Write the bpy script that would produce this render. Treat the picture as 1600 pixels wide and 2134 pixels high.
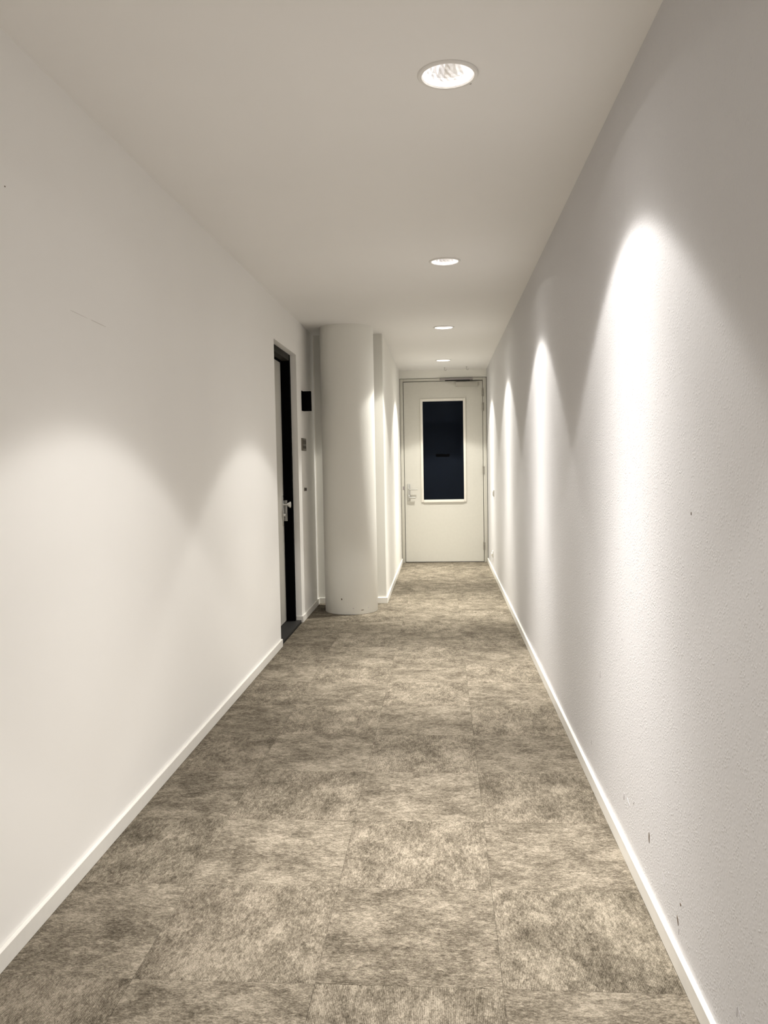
import bpy, bmesh, math, random
from mathutils import Matrix, Vector

# ------------------------------------------------------------------ clearing
for o in list(bpy.data.objects):
    bpy.data.objects.remove(o, do_unlink=True)
scene = bpy.context.scene
COL = scene.collection
random.seed(7)

# ------------------------------------------------------------------ camera
# metres; X to the right, Y down the corridor, Z up; the camera stands at X = Y = 0
F_PX, YAW, PITCH, ROLL, CAM_H = 1699.6, 0.0714, -0.0596, -0.0176, 1.3857
cam_data = bpy.data.cameras.new('camera')
cam = bpy.data.objects.new('camera', cam_data)
COL.objects.link(cam)
cam_data.sensor_fit = 'HORIZONTAL'
cam_data.sensor_width = 36.0
cam_data.lens = F_PX * 36.0 / 1600.0
cam_data.clip_start = 0.02
cy, sy, cp, sp, cr, sr = (math.cos(YAW), math.sin(YAW), math.cos(PITCH),
                          math.sin(PITCH), math.cos(ROLL), math.sin(ROLL))
right = Vector((cy, sy, 0)); up = Vector((0, 0, 1)); fwd = Vector((-sy, cy, 0))
fwd, up = cp * fwd + sp * up, cp * up - sp * fwd
right, up = cr * right + sr * up, cr * up - sr * right
cam.matrix_world = Matrix(((right.x, up.x, -fwd.x, 0), (right.y, up.y, -fwd.y, 0),
                           (right.z, up.z, -fwd.z, CAM_H), (0, 0, 0, 1)))
scene.camera = cam

# ------------------------------------------------------------------ world, exposure
world = bpy.data.worlds.new('night')
scene.world = world
world.use_nodes = True
world.node_tree.nodes['Background'].inputs[0].default_value = (0.004, 0.007, 0.016, 1)
world.node_tree.nodes['Background'].inputs[1].default_value = 1.0
scene.view_settings.view_transform = 'Standard'
scene.view_settings.look = 'None'
scene.view_settings.exposure = 0.43
scene.view_settings.gamma = 1.0
scene.view_settings.use_curve_mapping = False

# light distribution of the recessed downlights: candela against angle from straight down
LAMP_W = 6.7
LAMP_PROFILE = [(0, 5.6), (10, 5.1), (15, 4.4), (20, 3.05), (25, 1.8), (30, 1.18), (38, .73), (43, .60), (45.8, .54), (47.2, .45),
                (48.4, .27), (49.6, .12), (51, .06), (54, .03), (62, .016), (75, .007), (90, 0)]

# ------------------------------------------------------------------ measures
XL, XR, XF = -1.243, 0.627, -0.565       # left wall, right wall, left wall of the far narrow part
H = 2.648                                # ceiling
Y_REAR, Y_ALC, Y_END = -3.4, 8.017, 11.288
OP0, OP1, OPZ = 6.106, 7.045, 2.335      # doorway in the left wall
LAMPS_Y = [-2.22, 0.265, 2.75, 5.228, 7.75, 10.215]
LAMP_X = 0.037

# ------------------------------------------------------------------ helpers
def tag(o, label=None, cat=None, group=None, kind=None):
    if label: o['label'] = label
    if cat: o['category'] = cat
    if group: o['group'] = group
    if kind: o['kind'] = kind
    return o

def empty(name, loc, rz=0.0):
    o = bpy.data.objects.new(name, None)
    o.empty_display_size = 0.05
    o.location = loc
    o.rotation_euler = (0, 0, rz)
    COL.objects.link(o)
    return o

def link(name, me, mat, parent=None, loc=(0, 0, 0), rot=(0, 0, 0)):
    o = bpy.data.objects.new(name, me)
    COL.objects.link(o)
    if mat and not me.materials:
        me.materials.append(mat)
    o.location = loc
    o.rotation_euler = rot
    if parent: o.parent = parent
    return o

def finish(bm, smooth=None):
    bmesh.ops.recalc_face_normals(bm, faces=bm.faces)
    me = bpy.data.meshes.new('mesh')
    bm.to_mesh(me); bm.free()
    if smooth is not None:
        for p in me.polygons: p.use_smooth = True
        try: me.set_sharp_from_angle(angle=math.radians(smooth))
        except Exception: pass
    return me

def add_box(bm, x0, x1, y0, y1, z0, z1, bevel=0.0, seg=2):
    v = [bm.verts.new(p) for p in ((x0, y0, z0), (x1, y0, z0), (x1, y1, z0), (x0, y1, z0),
                                   (x0, y0, z1), (x1, y0, z1), (x1, y1, z1), (x0, y1, z1))]
    f = [bm.faces.new([v[i] for i in q]) for q in
         ((0, 3, 2, 1), (4, 5, 6, 7), (0, 1, 5, 4), (1, 2, 6, 5), (2, 3, 7, 6), (3, 0, 4, 7))]
    if bevel:
        es = list({e for a in f for e in a.edges})
        bmesh.ops.bevel(bm, geom=es, offset=bevel, segments=seg, profile=.5, affect='EDGES')

def box(name, mat, parent, x0, x1, y0, y1, z0, z1, bevel=0.0, seg=2):
    bm = bmesh.new()
    add_box(bm, x0, x1, y0, y1, z0, z1, bevel, seg)
    return link(name, finish(bm, 35 if bevel else None), mat, parent)

def add_lathe(bm, prof, n=48, origin=(0, 0, 0), axis='Z', cap0=False, cap1=False):
    o = Vector(origin); rings = []
    for r, h in prof:
        ring = []
        for i in range(n):
            a = 2 * math.pi * i / n
            c, s = r * math.cos(a), r * math.sin(a)
            p = {'Z': (c, s, h), 'X': (h, c, s), 'Y': (c, h, s)}[axis]
            ring.append(bm.verts.new(o + Vector(p)))
        rings.append(ring)
    for a, b in zip(rings, rings[1:]):
        for i in range(n):
            bm.faces.new((a[i], a[(i + 1) % n], b[(i + 1) % n], b[i]))
    if cap0: bm.faces.new(rings[0])
    if cap1: bm.faces.new(rings[-1])

def lathe(name, mat, parent, prof, n=48, origin=(0, 0, 0), axis='Z', cap0=False, cap1=False, smooth=35):
    bm = bmesh.new()
    add_lathe(bm, prof, n, origin, axis, cap0, cap1)
    return link(name, finish(bm, smooth), mat, parent)

def add_tube(bm, pts, r, n=10):
    pts = [Vector(p) for p in pts]; rings = []
    for i, p in enumerate(pts):
        d = (pts[min(i + 1, len(pts) - 1)] - pts[max(i - 1, 0)]).normalized()
        ref = Vector((0, 0, 1)) if abs(d.z) < .9 else Vector((1, 0, 0))
        a = d.cross(ref).normalized(); b = d.cross(a)
        rings.append([bm.verts.new(p + r * (math.cos(t) * a + math.sin(t) * b))
                      for t in (2 * math.pi * k / n for k in range(n))])
    for a, b in zip(rings, rings[1:]):
        for i in range(n):
            bm.faces.new((a[i], a[(i + 1) % n], b[(i + 1) % n], b[i]))
    bm.faces.new(rings[0]); bm.faces.new(rings[-1])

# ------------------------------------------------------------------ materials
class NT:
    def __init__(self, name):
        self.m = bpy.data.materials.new(name); self.m.use_nodes = True
        self.t = self.m.node_tree; self.b = self.t.nodes['Principled BSDF']
        self.out = self.t.nodes['Material Output']
    def n(self, kind, **kw):
        d = self.t.nodes.new(kind)
        for k, v in kw.items():
            if k.startswith('i_'):
                d.inputs[int(k[2:])].default_value = v
            else: setattr(d, k, v)
        return d
    def l(self, a, b): self.t.links.new(a, b)
    def math(self, op, a, b=None, clamp=False):
        d = self.t.nodes.new('ShaderNodeMath'); d.operation = op; d.use_clamp = clamp
        for i, v in enumerate((a, b)):
            if v is None: continue
            if isinstance(v, (int, float)): d.inputs[i].default_value = v
            else: self.l(v, d.inputs[i])
        return d.outputs[0]
    def mix(self, fac, a, b, blend='MIX'):
        d = self.t.nodes.new('ShaderNodeMix'); d.data_type = 'RGBA'; d.blend_type = blend
        for s, v in ((0, fac), (6, a), (7, b)):
            if isinstance(v, (int, float, tuple)):
                d.inputs[s].default_value = v
            else: self.l(v, d.inputs[s])
        return d.outputs[2]
    def noise(self, vec, scale, detail=4, rough=.5, dist=0, dim='3D', w=None):
        d = self.n('ShaderNodeTexNoise', noise_dimensions=dim)
        d.inputs['Scale'].default_value = scale; d.inputs['Detail'].default_value = detail
        d.inputs['Roughness'].default_value = rough; d.inputs['Distortion'].default_value = dist
        self.l(vec, d.inputs['Vector'])
        if w is not None: self.l(w, d.inputs['W'])
        return d.outputs['Fac']
    def ramp(self, fac, lo, hi):
        d = self.n('ShaderNodeMapRange'); d.inputs[1].default_value = lo; d.inputs[2].default_value = hi
        self.l(fac, d.inputs[0]); return d.outputs[0]
    def scale(self, vec, s):
        d = self.n('ShaderNodeVectorMath', operation='MULTIPLY'); d.inputs[1].default_value = s
        self.l(vec, d.inputs[0]); return d.outputs[0]
    def bump(self, height, strength, dist):
        d = self.n('ShaderNodeBump'); d.inputs['Strength'].default_value = strength
        d.inputs['Distance'].default_value = dist
        self.l(height, d.inputs['Height']); self.l(d.outputs[0], self.b.inputs['Normal'])

def plain(name, col, rough=.5, metal=0.0, spec=.5):
    k = NT(name); k.b.inputs['Base Color'].default_value = (*col, 1)
    k.b.inputs['Roughness'].default_value = rough; k.b.inputs['Metallic'].default_value = metal
    k.b.inputs['Specular IOR Level'].default_value = spec
    # faint unevenness so no surface is perfectly even
    g = k.n('ShaderNodeNewGeometry')
    f = k.noise(g.outputs['Position'], 30, 1)
    a = tuple(c * .97 for c in col) + (1,); b = tuple(min(1, c * 1.03) for c in col) + (1,)
    k.l(k.mix(f, a, b), k.b.inputs['Base Color'])
    return k.m

def plaster(name, col, grain=0.0, grain_scale=190, speck=0.0, wave=.0012):
    """Painted plaster: very faint mottling, roller waves and, where asked, a stippled grain."""
    k = NT(name)
    pos = k.n('ShaderNodeNewGeometry').outputs['Position']
    f = k.noise(pos, 1.6, 3)
    a = tuple(c * .975 for c in col) + (1,); b = tuple(min(1, c * 1.02) for c in col) + (1,)
    base = k.mix(f, a, b)
    hsum = k.math('MULTIPLY', k.noise(pos, 2.2, 2), wave)
    if grain:
        v = k.n('ShaderNodeTexVoronoi', feature='F1'); v.inputs['Scale'].default_value = grain_scale
        k.l(pos, v.inputs['Vector'])
        knob = k.math('SMOOTH_MIN', k.math('SUBTRACT', .55, v.outputs['Distance'], clamp=True), .32)
        cs = k.n('ShaderNodeSeparateColor'); k.l(v.outputs['Color'], cs.inputs[0])
        mask = k.math('MULTIPLY', k.math('POWER', cs.outputs[0], 2.2), k.ramp(k.noise(pos, grain_scale * .22, 1), .36, .6))
        g = k.math('MULTIPLY', k.math('MULTIPLY', knob, mask), grain)
        g2 = k.math('MULTIPLY', k.noise(pos, grain_scale * .8, 2), grain * .18)
        hsum = k.math('ADD', hsum, k.math('ADD', g, g2))
    if speck:
        s = k.ramp(k.noise(pos, 120, 2), .73, .78)
        s = k.math('MULTIPLY', s, k.ramp(k.noise(pos, 5, 2), .45, .7))
        base = k.mix(k.math('MULTIPLY', s, speck), base, (.36, .33, .31, 1))
    k.l(base, k.b.inputs['Base Color'])
    k.b.inputs['Roughness'].default_value = .62
    k.b.inputs['Specular IOR Level'].default_value = .25
    k.bump(hsum, 1.0, 1.0)
    return k.m

M = {}
M['wall_warm'] = plaster('warm_white_wall_paint', (.925, .91, .88))
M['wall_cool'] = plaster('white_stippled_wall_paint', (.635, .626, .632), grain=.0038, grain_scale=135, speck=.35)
M['wall_cream'] = plaster('cream_wall_paint', (.90, .885, .835))
M['wall_alcove'] = plaster('shaded_alcove_paint', (.78, .765, .715))  # wall paint made greyer to put the column's shadow into its colour
M['ceiling'] = plaster('ceiling_paint', (.925, .91, .89), wave=.0006)
M['column'] = plaster('column_paint', (.88, .87, .82), grain=.0022, grain_scale=150, speck=.2)
M['skirting'] = plain('skirting_paint', (.82, .80, .75), .45)
M['door_paint'] = plain('cream_door_paint', (.675, .657, .60), .42)
M['door_frame'] = plain('cream_frame_paint', (.65, .632, .57), .42)
M['bead'] = plain('white_bead_paint', (.86, .83, .76), .4)
M['leaf_grey'] = plain('pale_grey_door_laminate', (.62, .60, .55), .45)
M['black_frame'] = plain('black_frame_paint', (.002, .002, .0025), .9, spec=.04)
M['brown_frame'] = plain('dark_brown_head_paint', (.022, .020, .015), .7, spec=.2)
M['sill'] = plain('dark_grey_threshold_and_gap_shade', (.022, .0215, .021), .6, spec=.2)
M['alu'] = plain('brushed_aluminium', (.62, .62, .60), .32, .9)
M['hinge'] = plain('hinge_steel', (.40, .38, .34), .35, .8)
M['chrome'] = plain('satin_chrome', (.70, .70, .69), .22, 1.0)
M['grey_rail'] = plain('grey_closer_rail', (.36, .33, .33), .4, .3)
M['closer'] = plain('painted_closer', (.50, .48, .43), .45)
M['black_plastic'] = plain('black_plastic', (.0015, .0015, .002), .9, spec=.03)
M['taupe_plate'] = plain('taupe_metal_plate', (.17, .15, .12), .4, .2)
M['dark_print'] = plain('dark_key', (.06, .05, .04), .5)
M['white_plastic'] = plain('white_switch_plastic', (.72, .70, .65), .35)
M['nick'] = plain('exposed_brown_render', (.12, .085, .055), .9)
M['scuff'] = plain('grey_scuff', (.46, .44, .45), .9)
M['scratch'] = plain('faint_scratch', (.66, .63, .58), .9)
M['trim_ring'] = plain('white_lacquered_trim', (.86, .84, .81), .4)
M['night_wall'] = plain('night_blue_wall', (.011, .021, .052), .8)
M['underlay'] = plain('dark_carpet_joint', (.11, .095, .075), .95)

def make_glass():
    k = NT('door_glass')
    k.t.nodes.remove(k.b)
    tr = k.n('ShaderNodeBsdfTransparent'); tr.inputs[0].default_value = (.62, .70, .82, 1)
    gl = k.n('ShaderNodeBsdfGlossy'); gl.inputs['Roughness'].default_value = .03
    gl.inputs[0].default_value = (.45, .55, .72, 1)
    fr = k.n('ShaderNodeFresnel'); fr.inputs['IOR'].default_value = 1.36
    mx = k.n('ShaderNodeMixShader')
    k.l(fr.outputs[0], mx.inputs[0]); k.l(tr.outputs[0], mx.inputs[1]); k.l(gl.outputs[0], mx.inputs[2])
    k.l(mx.outputs[0], k.out.inputs[0])
    return k.m
M['glass'] = make_glass()

def make_emit(name, col, s):
    k = NT(name); k.t.nodes.remove(k.b)
    e = k.n('ShaderNodeEmission'); e.inputs[0].default_value = (*col, 1); e.inputs[1].default_value = s
    k.l(e.outputs[0], k.out.inputs[0]); return k.m
M['led'] = make_emit('led_chip', (1, .97, .94), 120.0)
M['reflector'] = plain('faceted_reflector', (.95, .94, .94), .30, 1.0)

def make_carpet():
    k = NT('taupe_ribbed_carpet')
    tc = k.n('ShaderNodeTexCoord').outputs['Object']
    rnd = k.n('ShaderNodeObjectInfo').outputs['Random']
    w = k.math('MULTIPLY', rnd, 60.0)
    big = k.noise(k.scale(tc, (1.3, 1.0, 1.0)), 6, 8, .68, .3, '4D', w)      # blotches, drawn out along the ribs
    mid = k.noise(k.scale(tc, (1.8, 1.0, 1.0)), 30, 6, .7, .5, '4D', w)
    big = k.ramp(big, .36, .64); mid = k.ramp(mid, .34, .66)
    fine = k.noise(k.scale(tc, (2.3, 1.0, 1.0)), 90, 3, .6, 0, '4D', w)
    loop = k.noise(k.scale(tc, (2.0, 1.0, 1.0)), 230, 2, .6, 0, '4D', w)
    sep = k.n('ShaderNodeSeparateXYZ'); k.l(tc, sep.inputs[0])
    rib = k.math('SINE', k.math('MULTIPLY', sep.outputs[0], 2 * math.pi / .0046))
    v = k.math('ADD', k.math('MULTIPLY', k.math('SUBTRACT', big, .5), .48),
               k.math('MULTIPLY', k.math('SUBTRACT', mid, .5), .46))
    v = k.math('ADD', v, k.math('MULTIPLY', k.math('SUBTRACT', fine, .5), 1.3))
    v = k.math('ADD', v, k.math('MULTIPLY', k.math('SUBTRACT', loop, .5), 1.4))
    v = k.math('ADD', v, k.math('MULTIPLY', rib, .12))
    v = k.math('ADD', v, k.math('MULTIPLY', k.math('SUBTRACT', rnd, .5), .10))
    v = k.math('ADD', v, .50, clamp=True)
    d = k.n('ShaderNodeValToRGB')
    d.color_ramp.elements[0].color = (.050, .041, .029, 1)
    d.color_ramp.elements[1].color = (.34, .297, .233, 1)
    e = d.color_ramp.elements.new(.5); e.color = (.158, .135, .102, 1)
    k.l(v, d.inputs[0])
    k.l(d.outputs[0], k.b.inputs['Base Color'])
    k.b.inputs['Roughness'].default_value = .95
    k.b.inputs['Specular IOR Level'].default_value = .1
    hgt = k.math('ADD', k.math('MULTIPLY', rib, .0006), k.math('MULTIPLY', loop, .0016))
    k.bump(hgt, .8, 1.0)
    return k.m
M['carpet'] = make_carpet()

# ------------------------------------------------------------------ structure: floor and carpet tiles
floor = box('floor', M['underlay'], None, XL - .22, XR + .1, Y_REAR - .1, Y_END + .14, -.06, -.007)
tag(floor, 'corridor floor laid with taupe grey carpet tiles', 'floor', kind='structure')

X_EDGE, Y_EDGE, T = 0.1435, 2.0822, 0.5
def tile_mesh(x0, x1, y0, y1):
    """a tile with softened upper edges, in its own coordinates"""
    g, c, h = .0002, .0008, .007
    bm = bmesh.new()
    x0 += g; x1 -= g; y0 += g; y1 -= g
    lo = [bm.verts.new(p) for p in ((x0, y0, 0), (x1, y0, 0), (x1, y1, 0), (x0, y1, 0))]
    md = [bm.verts.new(p) for p in ((x0, y0, h - c), (x1, y0, h - c), (x1, y1, h - c), (x0, y1, h - c))]
    tp = [bm.verts.new(p) for p in ((x0 + c, y0 + c, h), (x1 - c, y0 + c, h), (x1 - c, y1 - c, h), (x0 + c, y1 - c, h))]
    bm.faces.new(lo[::-1]); bm.faces.new(tp)
    for i in range(4):
        j = (i + 1) % 4
        bm.faces.new((lo[i], lo[j], md[j], md[i])); bm.faces.new((md[i], md[j], tp[j], tp[i]))
    return finish(bm)
tile_cache = {}
for k in range(-11, 19):
    for c in range(4):
        bx0 = X_EDGE + (c - 3) * T; by0 = Y_EDGE + k * T
        cx, cyy = bx0 + T / 2, by0 + T / 2
        xmin = XL if by0 + .1 < Y_ALC else XF
        x0, x1 = max(bx0, xmin), min(bx0 + T, XR)
        y0, y1 = max(by0, Y_REAR), min(by0 + T, Y_END + .02)
        if xmin == XL and c < 1: y1 = min(y1, Y_ALC)
        if x1 - x0 < .02 or y1 - y0 < .02: continue
        turn = (k + c) % 2 == 0                       # quarter-turned laying
        a = (math.pi / 2 if turn else 0) + (math.pi if random.random() < .5 else 0)
        ca, sa = round(math.cos(-a)), round(math.sin(-a))
        ps = [((x - cx) * ca - (y - cyy) * sa, (x - cx) * sa + (y - cyy) * ca) for x in (x0, x1) for y in (y0, y1)]
        key = tuple(round(f(p[i] for p in ps), 4) for i in (0, 1) for f in (min, max))
        if key not in tile_cache: tile_cache[key] = tile_mesh(*key)
        link('carpet_tile', tile_cache[key], M['carpet'], floor, (cx, cyy, -.007), (0, 0, a))

# ------------------------------------------------------------------ structure: ceiling with round lamp holes
def build_ceiling():
    R, S, N = .0885, .16, 48
    bm = bmesh.new()
    def quad(x0, x1, y0, y1):
        bm.faces.new([bm.verts.new((x, y, H)) for x, y in ((x0, y0), (x0, y1), (x1, y1), (x1, y0))])
    xa, xb = XL - .2, XR + .1
    ycur = Y_REAR - .1
    for ly in LAMPS_Y:
        quad(xa, xb, ycur, ly - S)
        quad(xa, LAMP_X - S, ly - S, ly + S); quad(LAMP_X + S, xb, ly - S, ly + S)
        inn, out, rim = [], [], []
        for i in range(N):
            t = 2 * math.pi * (i + .5) / N if False else 2 * math.pi * i / N
            c, s = math.cos(t), math.sin(t); m = max(abs(c), abs(s))
            inn.append(bm.verts.new((LAMP_X + R * c, ly + R * s, H)))
            out.append(bm.verts.new((LAMP_X + S * c / m, ly + S * s / m, H)))
            rim.append(bm.verts.new((LAMP_X + R * c, ly + R * s, H + .03)))
        for i in range(N):
            j = (i + 1) % N
            bm.faces.new((inn[i], out[i], out[j], inn[j]))
            bm.faces.new((inn[i], inn[j], rim[j], rim[i]))
        ycur = ly + S
    quad(xa, xb, ycur, Y_END + .2)
    me = bpy.data.meshes.new('mesh'); bm.to_mesh(me); bm.free()
    return me
ceil = link('ceiling', build_ceiling(), M['ceiling'])
tag(ceil, 'smooth off-white plaster ceiling pierced by round downlights', 'ceiling', kind='structure')

# ------------------------------------------------------------------ structure: walls
def walls(name, mat, label, boxes):
    bm = bmesh.new()
    for b in boxes: add_box(bm, *b)
    return tag(link(name, finish(bm), mat), label, 'wall', kind='structure')
ZT = H + .05
w_left = walls('wall_left', M['wall_warm'], 'long warm white wall on the left with the recessed side doorway',
      [(XL - .22, XL, Y_REAR, OP0, -.02, ZT), (XL - .22, XL, OP1, Y_ALC, -.02, ZT),
       (XL - .22, XL, OP0, OP1, OPZ, ZT)])
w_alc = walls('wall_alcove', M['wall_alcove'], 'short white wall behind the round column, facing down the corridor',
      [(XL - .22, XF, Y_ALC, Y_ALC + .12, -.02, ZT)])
w_far = walls('wall_far_left', M['wall_cream'], 'white side wall of the narrow stretch between column and end door',
      [(XF - .12, XF, Y_ALC + .12, Y_END + .02, -.02, ZT)])
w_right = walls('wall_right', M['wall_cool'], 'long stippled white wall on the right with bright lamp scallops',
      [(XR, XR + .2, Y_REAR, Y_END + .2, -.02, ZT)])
w_end = walls('wall_end', M['wall_cream'], 'narrow strip of white wall above the end door',
      [(XF - .12, XR, Y_END, Y_END + .16, 2.540, ZT)])
walls('wall_rear', M['wall_warm'], 'plain white wall closing the corridor behind the viewpoint',
      [(XL - .22, XR + .2, Y_REAR - .12, Y_REAR, -.02, ZT)])
# unlit place behind the glass of the end door
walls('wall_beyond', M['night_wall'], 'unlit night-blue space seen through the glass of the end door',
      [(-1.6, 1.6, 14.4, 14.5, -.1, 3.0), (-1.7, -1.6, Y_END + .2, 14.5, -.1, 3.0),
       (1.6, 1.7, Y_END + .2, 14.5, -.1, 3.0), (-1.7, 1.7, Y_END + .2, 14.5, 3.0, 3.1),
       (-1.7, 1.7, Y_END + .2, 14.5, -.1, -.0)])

# baseboards
BH, BT = .058, .014
def baseboard(name, label, runs):
    bm = bmesh.new()
    for r in runs: add_box(bm, *r, 0.0, BH, bevel=.002, seg=1)
    return tag(link(name, finish(bm), M['skirting']), label, 'baseboard', kind='structure')
baseboard('baseboard_left', 'white baseboard along the long left wall up to the side doorway',
          [(XL, XL + BT, Y_REAR, OP0 - .004)])
baseboard('baseboard_pier', 'white baseboard wrapping the wall pier between side door and column',
          [(XL - .05, XL + BT, OP1 - BT, OP1), (XL, XL + BT, OP1, Y_ALC)])
baseboard('baseboard_alcove', 'short white baseboard on the wall behind the column',
          [(XL + BT, XF + BT, Y_ALC - BT, Y_ALC)])
baseboard('baseboard_far_left', 'white baseboard on the left of the narrow stretch before the end door',
          [(XF, XF + BT, Y_ALC, Y_END - .02)])
baseboard('baseboard_right', 'white baseboard along the whole right wall',
          [(XR - BT, XR, Y_REAR, Y_END - .02)])
# light filler bead in the inner corner behind the column
bm = bmesh.new()
add_box(bm, XL, XL + .007, Y_ALC - .007, Y_ALC, BH, H, .002, 1)
tag(link('trim_1', finish(bm), M['bead']), 'thin white filler bead in the corner behind the column', 'trim', kind='structure')

# nicks and scuffs in the plaster, thin flakes lying on the surface they belong to
def nick_on_x(name, wall, mat, x, side, y, z, w, h, tilt=0.0, n=9, seed=0):
    rr = random.Random(seed); bm = bmesh.new(); a = []; b = []
    for i in range(n):
        t = 2 * math.pi * i / n; q = .75 + .45 * rr.random()
        u, v = math.cos(t) * w / 2 * q, math.sin(t) * h / 2 * q
        u, v = u * math.cos(tilt) - v * math.sin(tilt), u * math.sin(tilt) + v * math.cos(tilt)
        a.append(bm.verts.new((x, y + u, z + v)))
        b.append(bm.verts.new((x + side * .0009, y + u * .8, z + v * .9)))
    for i in range(n): bm.faces.new((a[i], a[(i + 1) % n], b[(i + 1) % n], b[i]))
    bm.faces.new(b)
    return link(name, finish(bm), mat, wall)
for i, (y, z, w, h, t) in enumerate([(2.517, .212, .011, .038, 0), (2.208, .125, .011, .026, -.5), (2.182, .184, .010, .008, 0),
                                     (10.37, 1.009, .02, .012, 0), (2.105, 1.246, .006, .009, 0)]):
    nick_on_x('plaster_nick', w_right, M['nick'], XR, -1, y, z, w, h, t, seed=i)
for i, (y, z, w, h, t) in enumerate([(2.868, .196, .014, .036, .3), (2.80, .205, .05, .006, .35), (3.499, .175, .010, .030, 0), (1.747, .185, .03, .005, .6),
                                     (1.76, .175, .005, .03, .2), (2.197, .10, .005, .026, .1), (2.35, .165, .04, .003, .9), (2.72, .235, .02, .004, -.7), (3.52, .9, .008, .012, 0), (2.9, .75, .006, .006, 0), (2.30, .21, .010, .006, 0),
                                     (3.30, .52, .008, .03, .1)]):
    nick_on_x('wall_scuff', w_right, M['scuff'], XR, -1, y, z, w, h, t, seed=40 + i)
nick_on_x('plaster_nick', w_left, M['nick'], XL, 1, 2.318, 2.20, .005, .005, seed=71)
nick_on_x('wall_scratch', w_left, M['scratch'], XL, 1, 2.94, 1.914, .16, .0016, -.03, seed=72)
nick_on_x('wall_scratch', w_left, M['scratch'], XL, 1, 2.78, 1.918, .16, .001, -.03, seed=73)
bm = bmesh.new()
add_lathe(bm, [(.0055, 0), (.004, -.001)], 10, (LAMP_X + .074, 2.823, H), cap0=True, cap1=True)
link('plaster_nick', finish(bm), M['nick'], ceil)

# ------------------------------------------------------------------ round column
col = empty('column', (-.868, 7.632, 0))
tag(col, 'thick round white plastered column standing before the alcove wall', 'column')
lathe('shaft', M['column'], col, [(.246, 0.002), (.248, .006), (.248, H)], 96, cap0=True, cap1=True, smooth=60)
for i, (ang, z, w, h, m) in enumerate([(-105, .145, .012, .018, 'nick'), (-80, .06, .01, .01, 'scuff'), (-60, .04, .03, .006, 'nick'), (-45, .055, .012, .008, 'scuff')]):
    a = math.radians(ang)
    o = nick_on_x('plaster_nick', col, M[m], .2478, 1, 0, z, w, h, seed=90 + i)
    o.rotation_euler = (0, 0, a)

# ------------------------------------------------------------------ end door
d1 = empty('door_1', (0, Y_END, 0))
tag(d1, 'tall cream door with a dark glass panel at the corridor end', 'door', kind='structure')
FX0, FX1, FT = XF + .005, XR - .005, 2.534        # outer edges of the frame
LX0, LX1, LT = -.511, .567, 2.492                 # leaf
def d1box(name, mat, parent, *a, **k): return box(name, M[mat], parent, *a, **k)
d1box('frame_jamb', 'door_frame', d1, FX0, LX0 - .007, -.012, .12, 0, FT, bevel=.003)
d1box('frame_jamb', 'door_frame', d1, LX1 + .007, FX1, -.012, .12, 0, FT, bevel=.003)
d1box('frame_head', 'door_frame', d1, LX0 - .007, LX1 + .007, -.012, .12, LT + .008, FT, bevel=.003)
d1box('stop', 'sill', d1, LX0 - .03, LX0 + .004, .062, .10, 0, LT)  # stops coloured dark to paint the shadow lines around the leaf
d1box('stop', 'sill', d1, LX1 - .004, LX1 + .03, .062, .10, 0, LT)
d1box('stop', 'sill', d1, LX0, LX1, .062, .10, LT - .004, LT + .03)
d1box('threshold', 'sill', d1, LX0, LX1, .012, .11, -.004, .006)
# dark strips added as the shadow in the gap between frame and walls
d1box('frame_gap_shade', 'sill', d1, XF - .01, FX0, .004, .10, 0, FT + .008)
d1box('frame_gap_shade', 'sill', d1, FX1, XR + .01, .004, .10, 0, FT + .008)
d1box('frame_gap_shade', 'sill', d1, FX0, FX1, .004, .10, FT, FT + .010)
GX0, GX1, GZ0, GZ1 = -.263, .315, .862, 2.236     # clear opening for the glass
bm = bmesh.new()
add_box(bm, LX0, GX0, .006, .06, .009, LT); add_box(bm, GX1, LX1, .006, .06, .009, LT)
add_box(bm, GX0, GX1, .006, .06, .009, GZ0); add_box(bm, GX0, GX1, .006, .06, GZ1, LT)
bmesh.ops.remove_doubles(bm, verts=bm.verts, dist=1e-5)
leaf = link('leaf', finish(bm), M['door_paint'], d1)
bw = .034
def bead(x0, x1, z0, z1): d1box('glazing_bead', 'bead', leaf, x0, x1, -.012, .03, z0, z1, bevel=.004)
bead(GX0 - bw + .012, GX0 + .012, GZ0 - bw + .012, GZ1 + bw - .012)
bead(GX1 - .012, GX1 + bw - .012, GZ0 - bw + .012, GZ1 + bw - .012)
bead(GX0 + .012, GX1 - .012, GZ1 - .012, GZ1 + bw - .012)
d1box('glazing_bead', 'bead', leaf, GX0 + .012, GX1 - .012, -.016, .03, GZ0 - bw + .006, GZ0 + .010, bevel=.004)
d1box('pane', 'glass', leaf, GX0 + .004, GX1 - .004, .028, .034, GZ0 + .002, GZ1 - .002)
o = d1box('letter_slot', 'black_plastic', leaf, -.079, .112, .018, .028, 1.462, 1.503, bevel=.006)
o['label'] = 'short black bar across the glass'
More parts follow.
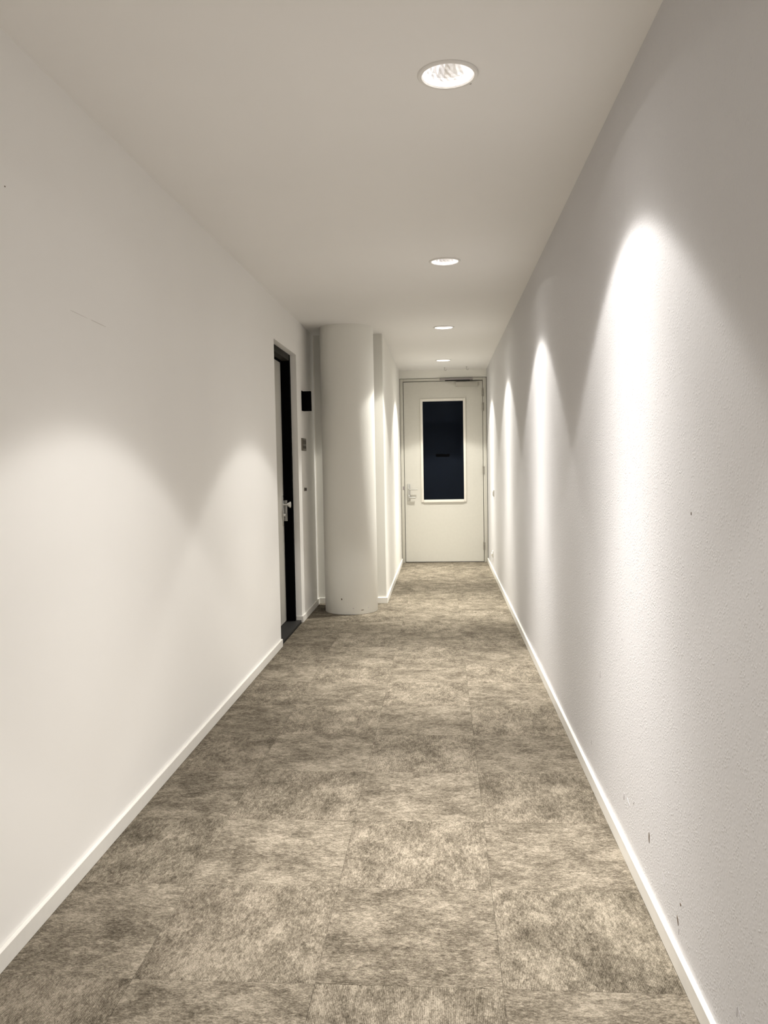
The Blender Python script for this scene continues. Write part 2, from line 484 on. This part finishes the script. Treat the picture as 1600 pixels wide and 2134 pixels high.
# handle set
hp = d1box('handle_plate', 'alu', d1, -.478, -.436, -.006, .006, .862, 1.096, bevel=.004)
hp['label'] = 'long satin metal back plate'
bm = bmesh.new()
add_tube(bm, [(-.457, -.006, 1.018), (-.457, -.04, 1.018), (-.450, -.05, 1.018), (-.438, -.053, 1.018), (-.335, -.053, 1.018)], .0085)
link('lever', finish(bm, 40), M['alu'], hp)
bm = bmesh.new()
add_tube(bm, [(-.457, -.006, .905), (-.457, -.032, .905), (-.45, -.040, .905), (-.435, -.042, .905), (-.365, -.042, .905)], .013)
link('lower_grip', finish(bm, 40), M['alu'], hp)
lathe('cylinder_guard', M['alu'], hp, [(.018, -.006), (.018, -.014), (.013, -.018)], 20, (-.457, 0, .925), 'Y', cap1=True)
d1box('strike_plate', 'grey_rail', d1, -.540, -.513, -.0145, -.011, 1.012, 1.062, bevel=.001)
# hinges
for z in (2.331, 2.135, 1.267, .224):
    hg = lathe('hinge', M['hinge'], d1, [(.011, -.055), (.011, -.019)], 14, (LX1 + .003, -.018, z), 'Z', cap0=True, cap1=True)
    lathe('knuckle', M['hinge'], hg, [(.011, -.016), (.011, .016)], 14, (LX1 + .003, -.018, z), 'Z', cap0=True, cap1=True)
    lathe('knuckle', M['hinge'], hg, [(.011, .019), (.011, .055)], 14, (LX1 + .003, -.018, z), 'Z', cap0=True, cap1=True)
# closer: body on the leaf, slide rail on the head
cl = d1box('door_closer', 'closer', d1, .202, .508, -.05, .006, 2.417, 2.478, bevel=.008)
cl['label'] = 'cream door closer body'
rl = d1box('closer_rail', 'grey_rail', d1, -.012, .432, -.034, -.012, 2.503, 2.530, bevel=.003)
rl['label'] = 'grey metal slide rail of the closer'
bm = bmesh.new()
add_box(bm, .06, .40, -.044, -.034, 2.488, 2.502, .002, 1)
link('closer_arm', finish(bm), M['sill'], rl)

# ------------------------------------------------------------------ side door in the left wall
d2 = empty('door_2', (XL, OP0, 0))
tag(d2, 'pale grey side door set in a black frame in the left wall', 'door', kind='structure')
W2 = OP1 - OP0
def d2box(name, mat, parent, x0, x1, y0, y1, z0, z1, **k): return box(name, M[mat], parent, x0, x1, y0, y1, z0, z1, **k)
FXF, FXB, LXF = -.052, -.20, -.128                # frame front and back, leaf face (from the wall face)
d2box('frame_jamb', 'black_frame', d2, FXB, FXF, .0, .05, 0, OPZ - .002, bevel=.002)
d2box('frame_jamb', 'black_frame', d2, FXB, FXF, W2 - .05, W2 - .0, 0, OPZ - .002, bevel=.002)
d2box('frame_head', 'brown_frame', d2, FXB, FXF, .05, W2 - .05, OPZ - .056, OPZ - .002, bevel=.002)
d2box('rebate', 'black_frame', d2, LXF - .01, LXF + .012, .05, W2 - .05, OPZ - .068, OPZ - .056)
d2box('threshold', 'sill', d2, FXB, -.004, .0, W2, -.004, .022, bevel=.003)
lf2 = d2box('leaf', 'leaf_grey', d2, LXF - .045, LXF, .053, W2 - .056, .028, OPZ - .07, bevel=.002)
hp2 = d2box('handle_plate', 'chrome', d2, LXF, LXF + .010, W2 - .128, W2 - .086, .865, 1.125, bevel=.003)
hp2['label'] = 'long satin chrome security plate'
lathe('door_knob', M['chrome'], hp2, [(.010, 0), (.010, .028), (.014, .036), (.027, .050), (.029, .058), (.024, .062)], 28,
      (LXF + .010, W2 - .107, 1.045), 'X', cap1=True)
lathe('lock_cylinder', M['chrome'], hp2, [(.016, 0), (.016, .012), (.011, .016)], 20, (LXF + .010, W2 - .107, .955), 'X', cap1=True)
d2box('strike_plate', 'alu', d2, LXF + .004, LXF + .03, W2 - .0515, W2 - .0495, .9, 1.08)

# ------------------------------------------------------------------ things on the pier by the side door
s = empty('projecting_sign_box', (XL, 7.30, 1.955))
tag(s, 'black box projecting from the left wall beyond the side door, above the taupe panel', 'wall box')
box('mounting_plate', M['black_plastic'], s, 0, .006, -.03, .05, -.085, .092, bevel=.001)
box('housing', M['black_plastic'], s, .006, .082, -.012, .03, -.088, .088, bevel=.002)
s = empty('control_panel', (XL, 7.318, 1.567))
tag(s, 'flat taupe wall panel with dark keys on the pier below the black box', 'control panel')
box('plate', M['taupe_plate'], s, 0, .010, -.108, .108, -.056, .056, bevel=.003)
box('display', M['dark_print'], s, .010, .0115, -.085, .085, .004, .040)
for i in range(3):
    box('key', M['dark_print'], s, .010, .013, -.085 + i * .06, -.04 + i * .06, -.036, -.012, bevel=.001)
s = empty('key_lock', (XL, 7.318, 1.163))
tag(s, 'small dark key lock on the pier below the taupe panel', 'lock')
lathe('rosette', M['taupe_plate'], s, [(.016, 0), (.016, .004), (.012, .007)], 20, axis='X', cap1=True)
box('key_blade', M['dark_print'], s, .007, .022, -.003, .003, -.014, .014, bevel=.001)

# ------------------------------------------------------------------ things on the right wall near the end door
def wall_unit(name, y, z, label, cat):
    s = empty(name, (XR, y, z)); tag(s, label, cat)
    box('plate', M['white_plastic'], s, -.012, 0, -.041, .041, -.041, .041, bevel=.004)
    return s
s = wall_unit('light_switch', 9.92, 1.002, 'white light switch at hand height on the right wall near the end door', 'switch')
box('rocker', M['white_plastic'], s, -.018, -.012, -.028, .028, -.028, .028, bevel=.002)
s = wall_unit('power_socket', 10.20, .232, 'white power socket low on the right wall near the end door', 'socket')
lathe('well', M['white_plastic'], s, [(.021, -.012), (.021, -.022), (.018, -.022), (.018, -.013)], 24, axis='X', cap1=True)
for dy in (-.0095, .0095):
    lathe('contact', M['dark_print'], s, [(.0028, -.0128), (.0028, -.0134)], 10, (0, dy, 0), 'X', cap1=True)

# hooks under the ceiling before the end door
for x, y, lab in ((.055, 11.02, 'small screw hook in the ceiling before the end door, left of two'),
                  (.347, 10.98, 'small screw hook in the ceiling before the end door, right of two')):
    s = empty('ceiling_hook', (x, y, H)); tag(s, lab, 'hook', 'ceiling hooks before the end door')
    lathe('collar', M['grey_rail'], s, [(.009, 0), (.009, -.003), (.004, -.005)], 14, cap1=True)
    bm = bmesh.new()
    add_tube(bm, [(0, 0, -.002), (0, 0, -.03)] + [(.012 - .012 * math.cos(t), 0, -.03 - .012 * math.sin(t))
             for t in (math.pi * k / 8 for k in range(1, 10))], .0022, 8)
    link('shank', finish(bm, 50), M['grey_rail'], s)

# ------------------------------------------------------------------ recessed downlights
ies = bpy.data.texts.new('downlight.ies')
ies.write('IESNA:LM-63-2002\nTILT=NONE\n1 1000 1 %d 1 1 2 0 0 0\n1 1 0\n%s\n0\n%s\n' % (
    len(LAMP_PROFILE), ' '.join(str(a) for a, _ in LAMP_PROFILE), ' '.join('%.1f' % (c * 200) for _, c in LAMP_PROFILE)))

def bowl_mesh():
    """faceted reflector: rings of flat facets, each a little dished against its neighbours"""
    bm = bmesh.new(); N, K = 40, 8; rows = []
    for j in range(K + 1):
        t = j / K
        r = .081 - .052 * t ** 1.7; z = .004 + .072 * t
        row = []
        for i in range(N):
            a = 2 * math.pi * i / N; q = r * (1.0 + (.012 if i % 2 else -.012))
            row.append(bm.verts.new((q * math.cos(a), q * math.sin(a), z + (.0012 if (i + j) % 2 else 0))))
        rows.append(row)
    for a, b in zip(rows, rows[1:]):
        for i in range(N): bm.faces.new((a[i], a[(i + 1) % N], b[(i + 1) % N], b[i]))
    me = bpy.data.meshes.new('mesh'); bm.to_mesh(me); bm.free()
    me.flip_normals()
    return me

def make_lamp(y, label, colr, group='recessed ceiling downlights in a row'):
    s = empty('downlight', (LAMP_X, y, H)); tag(s, label, 'ceiling lamp', group)
    lathe('trim_ring', M['trim_ring'], s, [(.0875, .012), (.0995, .0), (.0995, -.003), (.096, -.0065), (.086, -.0065), (.0815, -.002), (.081, .006)], 64, smooth=30)
    link('reflector', bowl_mesh(), M['reflector'], s)
    lathe('led', M['led'], s, [(.0295, .077), (.0, .0765)] if False else [(.0295, .077), (.002, .0768)], 32, cap1=True)
    ld = bpy.data.lights.new('lamp_light', 'SPOT')
    ld.energy = LAMP_W; ld.color = colr
    ld.spot_size = math.radians(150); ld.spot_blend = 0.05; ld.shadow_soft_size = .022
    ld.use_nodes = True
    nt = ld.node_tree
    em = nt.nodes.get('Emission') or nt.nodes.new('ShaderNodeEmission')
    tx = nt.nodes.new('ShaderNodeTexIES'); tx.mode = 'INTERNAL'; tx.ies = ies
    tx.inputs['Strength'].default_value = 1.0
    nt.links.new(tx.outputs['Fac'], em.inputs['Strength'])
    lo = bpy.data.objects.new('lamp_light', ld); COL.objects.link(lo)
    lo.parent = s; lo.location = (0, 0, -.002)
    return s
make_lamp(LAMPS_Y[0], 'round recessed downlight far behind the viewpoint', (1, .975, .932))
make_lamp(LAMPS_Y[1], 'round recessed downlight right above the viewpoint', (1, .975, .932))
make_lamp(LAMPS_Y[2], 'largest and nearest round recessed downlight with visible faceted reflector', (1, .97, .93))
make_lamp(LAMPS_Y[3], 'second nearest round recessed ceiling downlight', (1, .97, .918))
make_lamp(LAMPS_Y[4], 'third round recessed ceiling downlight, beside the column top', (1, .97, .89))
make_lamp(LAMPS_Y[5], 'farthest and smallest round recessed downlight, just before the end door', (1, .97, .88))
bpy.context.view_layer.update()
